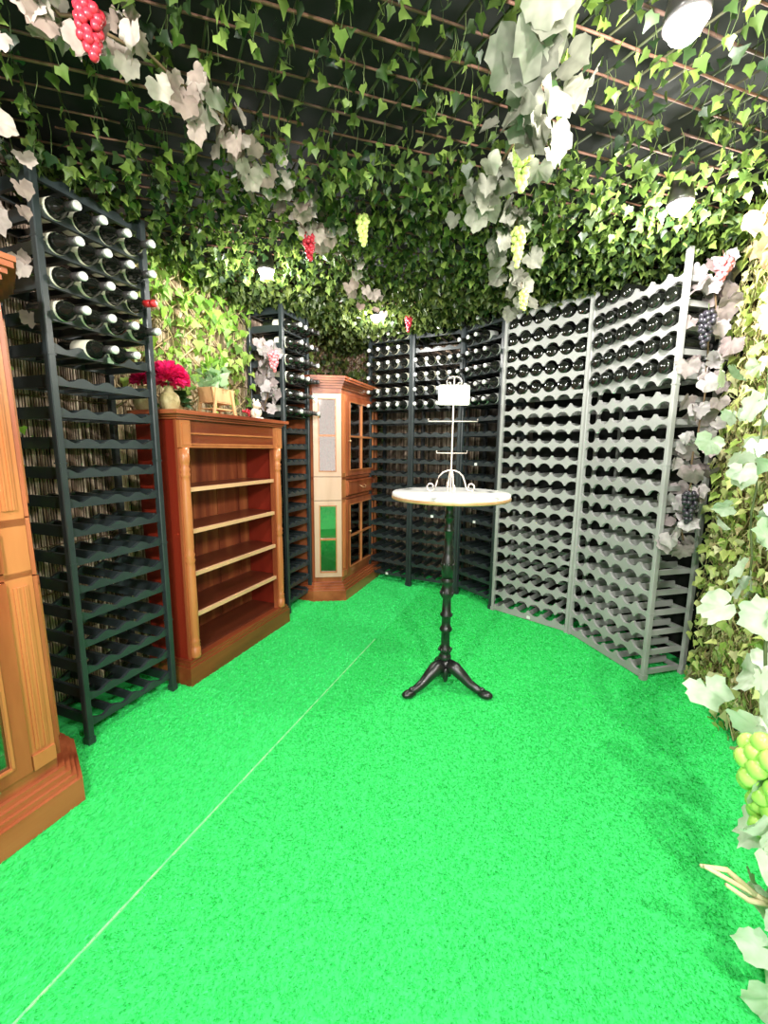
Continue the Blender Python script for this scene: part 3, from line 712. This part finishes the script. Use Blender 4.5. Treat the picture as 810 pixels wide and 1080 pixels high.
# ------------------------------------------------------------------ bistro table and card stand
TX, TY = .33, 2.07
def table():
    root = thing('bistro_table', 'tall round bistro table with pale top on a black cast iron pedestal', 'table', (TX, TY, 0)); root.scale = (1, 1, .973)
    m = MB(); m.lathe([(.001, 1.04), (.288, 1.04), (.290, 1.043), (.290, 1.066), (.286, 1.069), (.001, 1.069)], n=64); m.build('table_top', MARBLE, root)
    m = MB(); m.lathe([(.285, 1.036), (.290, 1.036), (.2925, 1.039), (.2925, 1.050), (.2905, 1.053)], n=64, cap=False); m.build('rim', BRASS, root)
    pr = [(.001, .155), (.030, .155), (.034, .17), (.030, .185), (.022, .195), (.030, .205), (.034, .215), (.028, .228), (.023, .24), (.023, .315), (.030, .32), (.034, .33), (.028, .342), (.023, .35), (.023, .40), (.031, .405), (.033, .413), (.024, .425), (.022, .50),
          (.024, .505), (.034, .52), (.036, .535), (.030, .555), (.024, .575), (.031, .59), (.034, .60), (.027, .615), (.022, .63), (.022, .553), (.032, .665), (.036, .685), (.033, .71), (.026, .735), (.021, .75), (.024, .765), (.021, .775), (.0205, .86), (.027, .865), (.027, .875), (.0205, .88), (.0205, .93), (.027, .935), (.027, .945), (.0205, .95), (.0205, 1.0), (.05, 1.01), (.05, 1.02), (.001, 1.02)]
    m = MB(); m.lathe(pr, n=20); 
    for k in range(8):
        a = k * PI / 4
        for z, r in ((.535, .033), (.69, .033), (.215, .031)): m.ball((r * math.cos(a), r * math.sin(a), z), .007, 6, 4, (1, 1, 1.8))
    m.build('pedestal', IRON, root)
    m = MB()
    for k in range(3):
        a = -PI / 2 + PI / 3 + k * 2 * PI / 3; c, s = math.cos(a), math.sin(a)
        m.box(-.001, .001, -.001, .001, 1.02, 1.021)
        m.prism([(c * .13 - s * .012, s * .13 + c * .012), (c * .13 + s * .012, s * .13 - c * .012), (-s * -.012, c * -.012), (-s * .012, c * .012)], 1.022, 1.038)
    m.build('top_bracket', IRON, root)
    m = MB(); m.lathe([(.001, .05), (.018, .055), (.040, .085), (.046, .11), (.040, .14), (.034, .155), (.001, .156)], n=18)
    for k in range(3):
        a = PI / 2 + k * 2 * PI / 3 + PI
        m.ball((.036 * math.cos(a), .036 * math.sin(a), .085), .02, 8, 6, (.8, .8, 2.2))
    m.build('base_boss', IRON, root)
    for k in range(3):
        a = -PI / 2 + PI / 3 + k * 2 * PI / 3
        xf = Matrix.Rotation(a, 4, 'Z'); m = MB(xf)
        path = [(.02, 0, .125), (.06, 0, .118), (.10, 0, .088), (.14, 0, .055), (.18, 0, .036), (.215, 0, .032)]
        m.tube(path, [.038, .036, .030, .024, .021, .018], 10)
        m.tube([(.03, 0, .155), (.07, 0, .142), (.11, 0, .106), (.15, 0, .07), (.19, 0, .052)], [.009, .009, .008, .008, .006], 6)
        for sd in (-1, 1): m.tube([(.04, sd * .022, .112), (.08, sd * .022, .092), (.12, sd * .019, .06), (.165, sd * .016, .04)], .006, 6)
        o = m.build('leg', IRON, root)
        m = MB(xf); m.ball((.222, 0, .021), .021, 14, 8, (2.0, 1.25, 1)); m.ball((.205, 0, .043), .013, 8, 6, (1.4, 1, 1)); m.build('foot', IRON, o)
table()
def arc(c, r, a0, a1, n, ax, sc=1):
    """points of an arc in the vertical plane along direction ax"""
    out = []
    for i in range(n + 1):
        a = a0 + (a1 - a0) * i / n; rr = r * (1 + (sc - 1) * i / n); out.append((c[0] + ax[0] * rr * math.cos(a), c[1] + ax[1] * rr * math.cos(a), c[2] + rr * math.sin(a)))
    return out
def stand():
    z = 1.0695 * .973; root = thing('card_stand', 'cream wire card stand with scrolled feet on the round table', 'card stand', (TX + .0, TY + .0, z))
    r = .0038
    m = MB(); m.tube([(0, 0, .0), (0, 0, .05), (0, 0, .54)], r); m.build('stem', CREAMW, root)
    for k in range(4):
        a = k * PI / 2; ax = (math.cos(a), math.sin(a))
        p = [(ax[0] * x, ax[1] * x, zz) for x, zz in ((0, .108), (.018, .107), (.040, .098), (.058, .080), (.068, .055), (.075, .028), (.084, .012), (.098, .005))]
        p += [q for q in arc((ax[0] * .099, ax[1] * .099, .027), .022, -PI / 2, 1.15 * PI, 14, ax, .45)]
        m = MB(); m.tube(p, r); m.build('foot', CREAMW, root)
    for zz, l, a in ((.345, .118, -.12), (.192, .075, .05)):
        ax = (math.cos(a), math.sin(a)); m = MB()
        m.tube([(-ax[0] * l, -ax[1] * l, zz + .012), (-ax[0] * l, -ax[1] * l, zz), (0, 0, zz), (ax[0] * l, ax[1] * l, zz), (ax[0] * l, ax[1] * l, zz + .012)], .0026); m.build('crossbar', CREAMW, root)
    m = MB()
    for sx in (-1, 1):
        ax = (sx, 0); p = [(sx * .0, -.004, .553), (sx * .012, -.004, .553), (sx * .028, -.004, .547), (sx * .036, -.004, .533), (sx * .034, -.004, .520)]
        p += arc((sx * .024, -.004, .520), .010, 0, -1.6 * PI, 12, ax, .5); m.tube(p, .003)
    m.tube([(0, 0, .53), (0, -.004, .553)], .003); m.build('top_scroll', CREAMW, root)
    m = MB(); w, h, b = .075, .047, .008; zc = .468
    poly = []
    for cx, cz, a0 in ((w - b, h - b, 0), (-w + b, h - b, PI / 2), (-w + b, -h + b, PI), (w - b, -h + b, 1.5 * PI)):
        for k in range(5): a = a0 + k * PI / 8; poly.append((cx + b * math.cos(a), zc + cz + b * math.sin(a)))
    m.prism(poly, -.010, -.005, 'y'); m.build('card_plate', CARD, root)
stand()

# ------------------------------------------------------------------ things on the bookcase
def BK(x, y, z=0): return LW(.465 + x, -.07 + y, ZB + z)
def flower(name_l, p, rad, vase=True):
    root = thing('flower_vase', name_l, 'vase', p, 0)
    m = MB(); m.lathe([(.001, 0), (.032, .0), (.036, .006), (.046, .03), (.050, .05), (.045, .075), (.032, .09), (.022, .097), (.020, .115), (.024, .122), (.018, .122), (.016, .1)], n=20, cap=False)
    m.build('vase', CLAY, root)
    m = MB(); m.tube([(0, 0, .08), (0, 0, .165)], .005); m.build('stem', VINE, root)
    P = []; T = []
    for i in range(420):
        u = random.uniform(-.15, 1); a = i * 2.39996; q = math.sqrt(max(0, 1 - u * u)); d = Vector((q * math.cos(a), q * math.sin(a), u))
        P.append(tuple(Vector((0, 0, .145)) + Vector((d.x * rad * .45, d.y * rad * .45, d.z * rad * .45)))); T.append((d.x, d.y, d.z * .8))
    pet = [(0, 0), (.14, .2), (.17, .6), (.1, .92), (0, 1.0), (-.1, .92), (-.17, .6), (-.14, .2)]
    leaves('petals', PETAL, P, np.array(T), np.array(T) * .2 + np.array([0, 0, .6]), rad * .62, pet, root, .12, .3)
flower('olive clay vase with a magenta flower on the near front of the bookcase top', BK(.085, .12), .098)
flower('olive vase with magenta flower half hidden behind the nearest dark rack', BK(.05, .255), .055)
PLANTL = isl('houseplant_leaf', [(.30, .50, .22), (.50, .66, .42), (.16, .34, .10), (.62, .74, .55)], .4, trans=.25)
def planter():
    root = thing('planter', 'small wooden trough planter on splayed legs with leafy plant on the bookcase', 'planter', BK(.44, .14), RZL)
    m = MB(); W, d = .095, .05
    m.prism([(-W * .85, .075), (W * .85, .075), (W, .155), (-W, .155)], -d, -d + .008, 'y'); m.prism([(-W * .85, .075), (W * .85, .075), (W, .155), (-W, .155)], d - .008, d, 'y')
    for s in (-1, 1): m.prism([(s * W * .85, .075), (s * W, .155), (s * (W - .008), .155), (s * (W * .85 - .008), .075)], -d, d, 'y')
    m.box(-W * .85, W * .85, -d, d, .072, .08); m.build('trough', CRATE, root)
    for s in (-1, 1):
        for q in (-1, 1):
            m = MB(); m.prism([(s * .050, .15), (s * .068, .15), (s * .098, 0), (s * .078, 0)], q * (d + .008), q * d, 'y') ; m.build('leg', CRATE, root)
    m = MB(); m.box(-.082, .082, -.045, -.033, .035, .043); m.box(-.082, .082, .033, .045, .035, .043); m.box(-.08, .08, -.03, .03, .036, .041); m.build('rail_shelf', CRATE, root)
    P = []; T = []
    for i in range(34):
        a = random.uniform(0, 2 * PI); P.append((random.uniform(-.07, .07), random.uniform(-.035, .035), random.uniform(.15, .24))); T.append((math.cos(a) * .7, math.sin(a) * .7, .7))
    leaves('plant_leaves', PLANTL, P, np.array(T), np.array([0, -.3, .8]), RNG.uniform(.07, .105, 34), IVY, root, .3, .4)
    P = []; T = []
    for i in range(26):
        a = random.uniform(0, 2 * PI); P.append((random.uniform(-.06, .06), random.uniform(-.03, .03), random.uniform(.22, .31))); T.append((math.cos(a) * .6, math.sin(a) * .6, .6))
    leaves('upper_leaves', IVYL, P, np.array(T), np.array([0, -.3, .8]), RNG.uniform(.05, .08, 26), IVY, root, .3, .4)
    m = MB()
    for i in range(9): x = random.uniform(-.05, .05); m.tube([(x * .5, 0, .1), (x, random.uniform(-.02, .02), .18), (x * 1.2, random.uniform(-.03, .03), .29)], .002, 4)
    m.build('plant_stems', VINE, root)
planter()
def lowplant():
    root = thing('potted_plant', 'low dark green leafy plant between vase and trough planter', 'plant', BK(.22, .22), RZL)
    m = MB(); m.lathe([(.001, 0), (.03, 0), (.038, .045), (.036, .05), (.001, .045)], n=16); m.build('pot', CLAY, root)
    P = []; T = []
    for i in range(40):
        a = random.uniform(0, 2 * PI); u = random.random(); P.append((.03 * math.cos(a), .03 * math.sin(a), .04 + .06 * u)); T.append((math.cos(a), math.sin(a), .5 * u - .1))
    leaves('plant_leaves', DKGREEN, P, np.array(T), np.array([0, -.2, .8]), RNG.uniform(.04, .075, 40), IVY, root, .3, .4)
lowplant()
def figurine():
    root = thing('figurine', 'small cream animal figurine at the far end of the bookcase top', 'figurine', BK(.76, .12), RZL)
    m = MB(); m.ball((0, 0, .04), .034, 14, 10, (1, .9, 1.2)); m.ball((0, -.012, .095), .027, 14, 10, (1, .95, .95)); m.ball((0, -.034, .088), .013, 10, 8)
    for s in (-1, 1):
        m.ball((s * .019, -.006, .121), .010, 8, 6, (1, .7, 1.5)); m.ball((s * .024, -.02, .05), .010, 8, 6, (1, 1, 2.2)); m.ball((s * .02, -.028, .010), .013, 10, 6, (1, 1.4, .8))
    m.build('body', CERAM, root)
    m = MB()
    for s in (-1, 1): m.ball((s * .010, -.037, .102), .003, 6, 4)
    m.ball((0, -.047, .090), .004, 6, 4); m.build('face', CAPD, root, 'dark eyes and nose')
    r2_ = thing('berry_sprig', 'sprig of red berries beside the cream figurine on the bookcase', 'berries', BK(.68, .12), RZL)
    m = MB(); b = MB()
    for i in range(7):
        p = (random.uniform(-.025, .025), random.uniform(-.02, .02), random.uniform(.02, .07)); m.tube([(0, 0, .004), (p[0] * .6, p[1] * .6, p[2] * .6), p], .0015, 4); b.ball(p, .009, 8, 6)
    m.ball((0, 0, .006), .01, 8, 5, (1.6, 1.2, .6)); m.build('twigs', VINEB, r2_); b.build('berries', GR_RED, r2_)
figurine()

# ------------------------------------------------------------------ lamps
def lamp(label, x, y, z, power, rad=.038):
    root = thing('ceiling_spotlight', label, 'ceiling light', (x, y, z), 0, 'ceiling spotlights')
    m = MB(); m.lathe([(.022, .12), (.030, .11), (.046, .03), (.046, .012), (.042, .012), (.040, .028), (.02, .10)], n=20, cap=False); m.build('shade', CAPD, root)
    m = MB(); m.tube([(0, 0, .11), (0, 0, max(.14, 2.46 - z))], .006); m.build('cable', CAPD, root)
    m = MB(); m.ball((0, 0, .012), rad, 16, 10); m.build('bulb', BULB, root)
    l = bpy.data.lights.new('spot_glow', 'POINT'); l.energy = power; l.shadow_soft_size = .04; l.color = (1, .97, .92)
    o = bpy.data.objects.new('spot_glow', l); COL.objects.link(o); o.parent = root; o.location = (0, 0, -.07)
lamp('bright spotlight on the ceiling above the red bookcase', -.65, 2.42, 2.18, 17)
lamp('bright spotlight on the ceiling above the tall far cabinet', -.07, 3.19, 2.18, 17)
lamp('bright spotlight above the nearer grey rack, lighting the ivy around it', 1.13, 1.77, 2.18, 28)
lamp('brightest spotlight on the ceiling at the top right, nearest the camera', .66, 1.08, 2.18, 20)
lamp('added unseen fill lamp behind the camera on the left', -.75, .1, 2.18, 58)  # this and the lamps below are unseen, added to fill from behind
lamp('added unseen fill lamp behind the camera on the right', .7, -.2, 2.18, 58)
lamp('added unseen fill lamp farthest behind the camera', .0, -1.2, 2.18, 58)

# ------------------------------------------------------------------ world, camera, view
w = bpy.data.worlds.new('World'); scn.world = w; w.use_nodes = True
w.node_tree.nodes['Background'].inputs[0].default_value = (1, .98, .95, 1); w.node_tree.nodes['Background'].inputs[1].default_value = 1.2
f, vx, vy = 440.0, 375 - 405, 3448 - 540
down = Vector((vx, -vy, -f)).normalized(); up = -down
fwd = Vector((0, 0, -1)); Y = (fwd - up * fwd.dot(up)).normalized(); X = Y.cross(up)
Rm = Matrix((X, Y, up)).to_4x4()
cd = bpy.data.cameras.new('camera'); cam = bpy.data.objects.new('camera', cd); COL.objects.link(cam)
cam.matrix_world = Matrix.Translation((0, 0, 1.25)) @ Rm
cd.sensor_fit = 'VERTICAL'; cd.sensor_height = 36; cd.lens = f / 1080 * 36; cd.clip_start = .02
scn.camera = cam
vs = scn.view_settings; vs.view_transform = 'Standard'; vs.look = 'None'; vs.gamma = 1; vs.use_curve_mapping = False; vs.exposure = 0.9
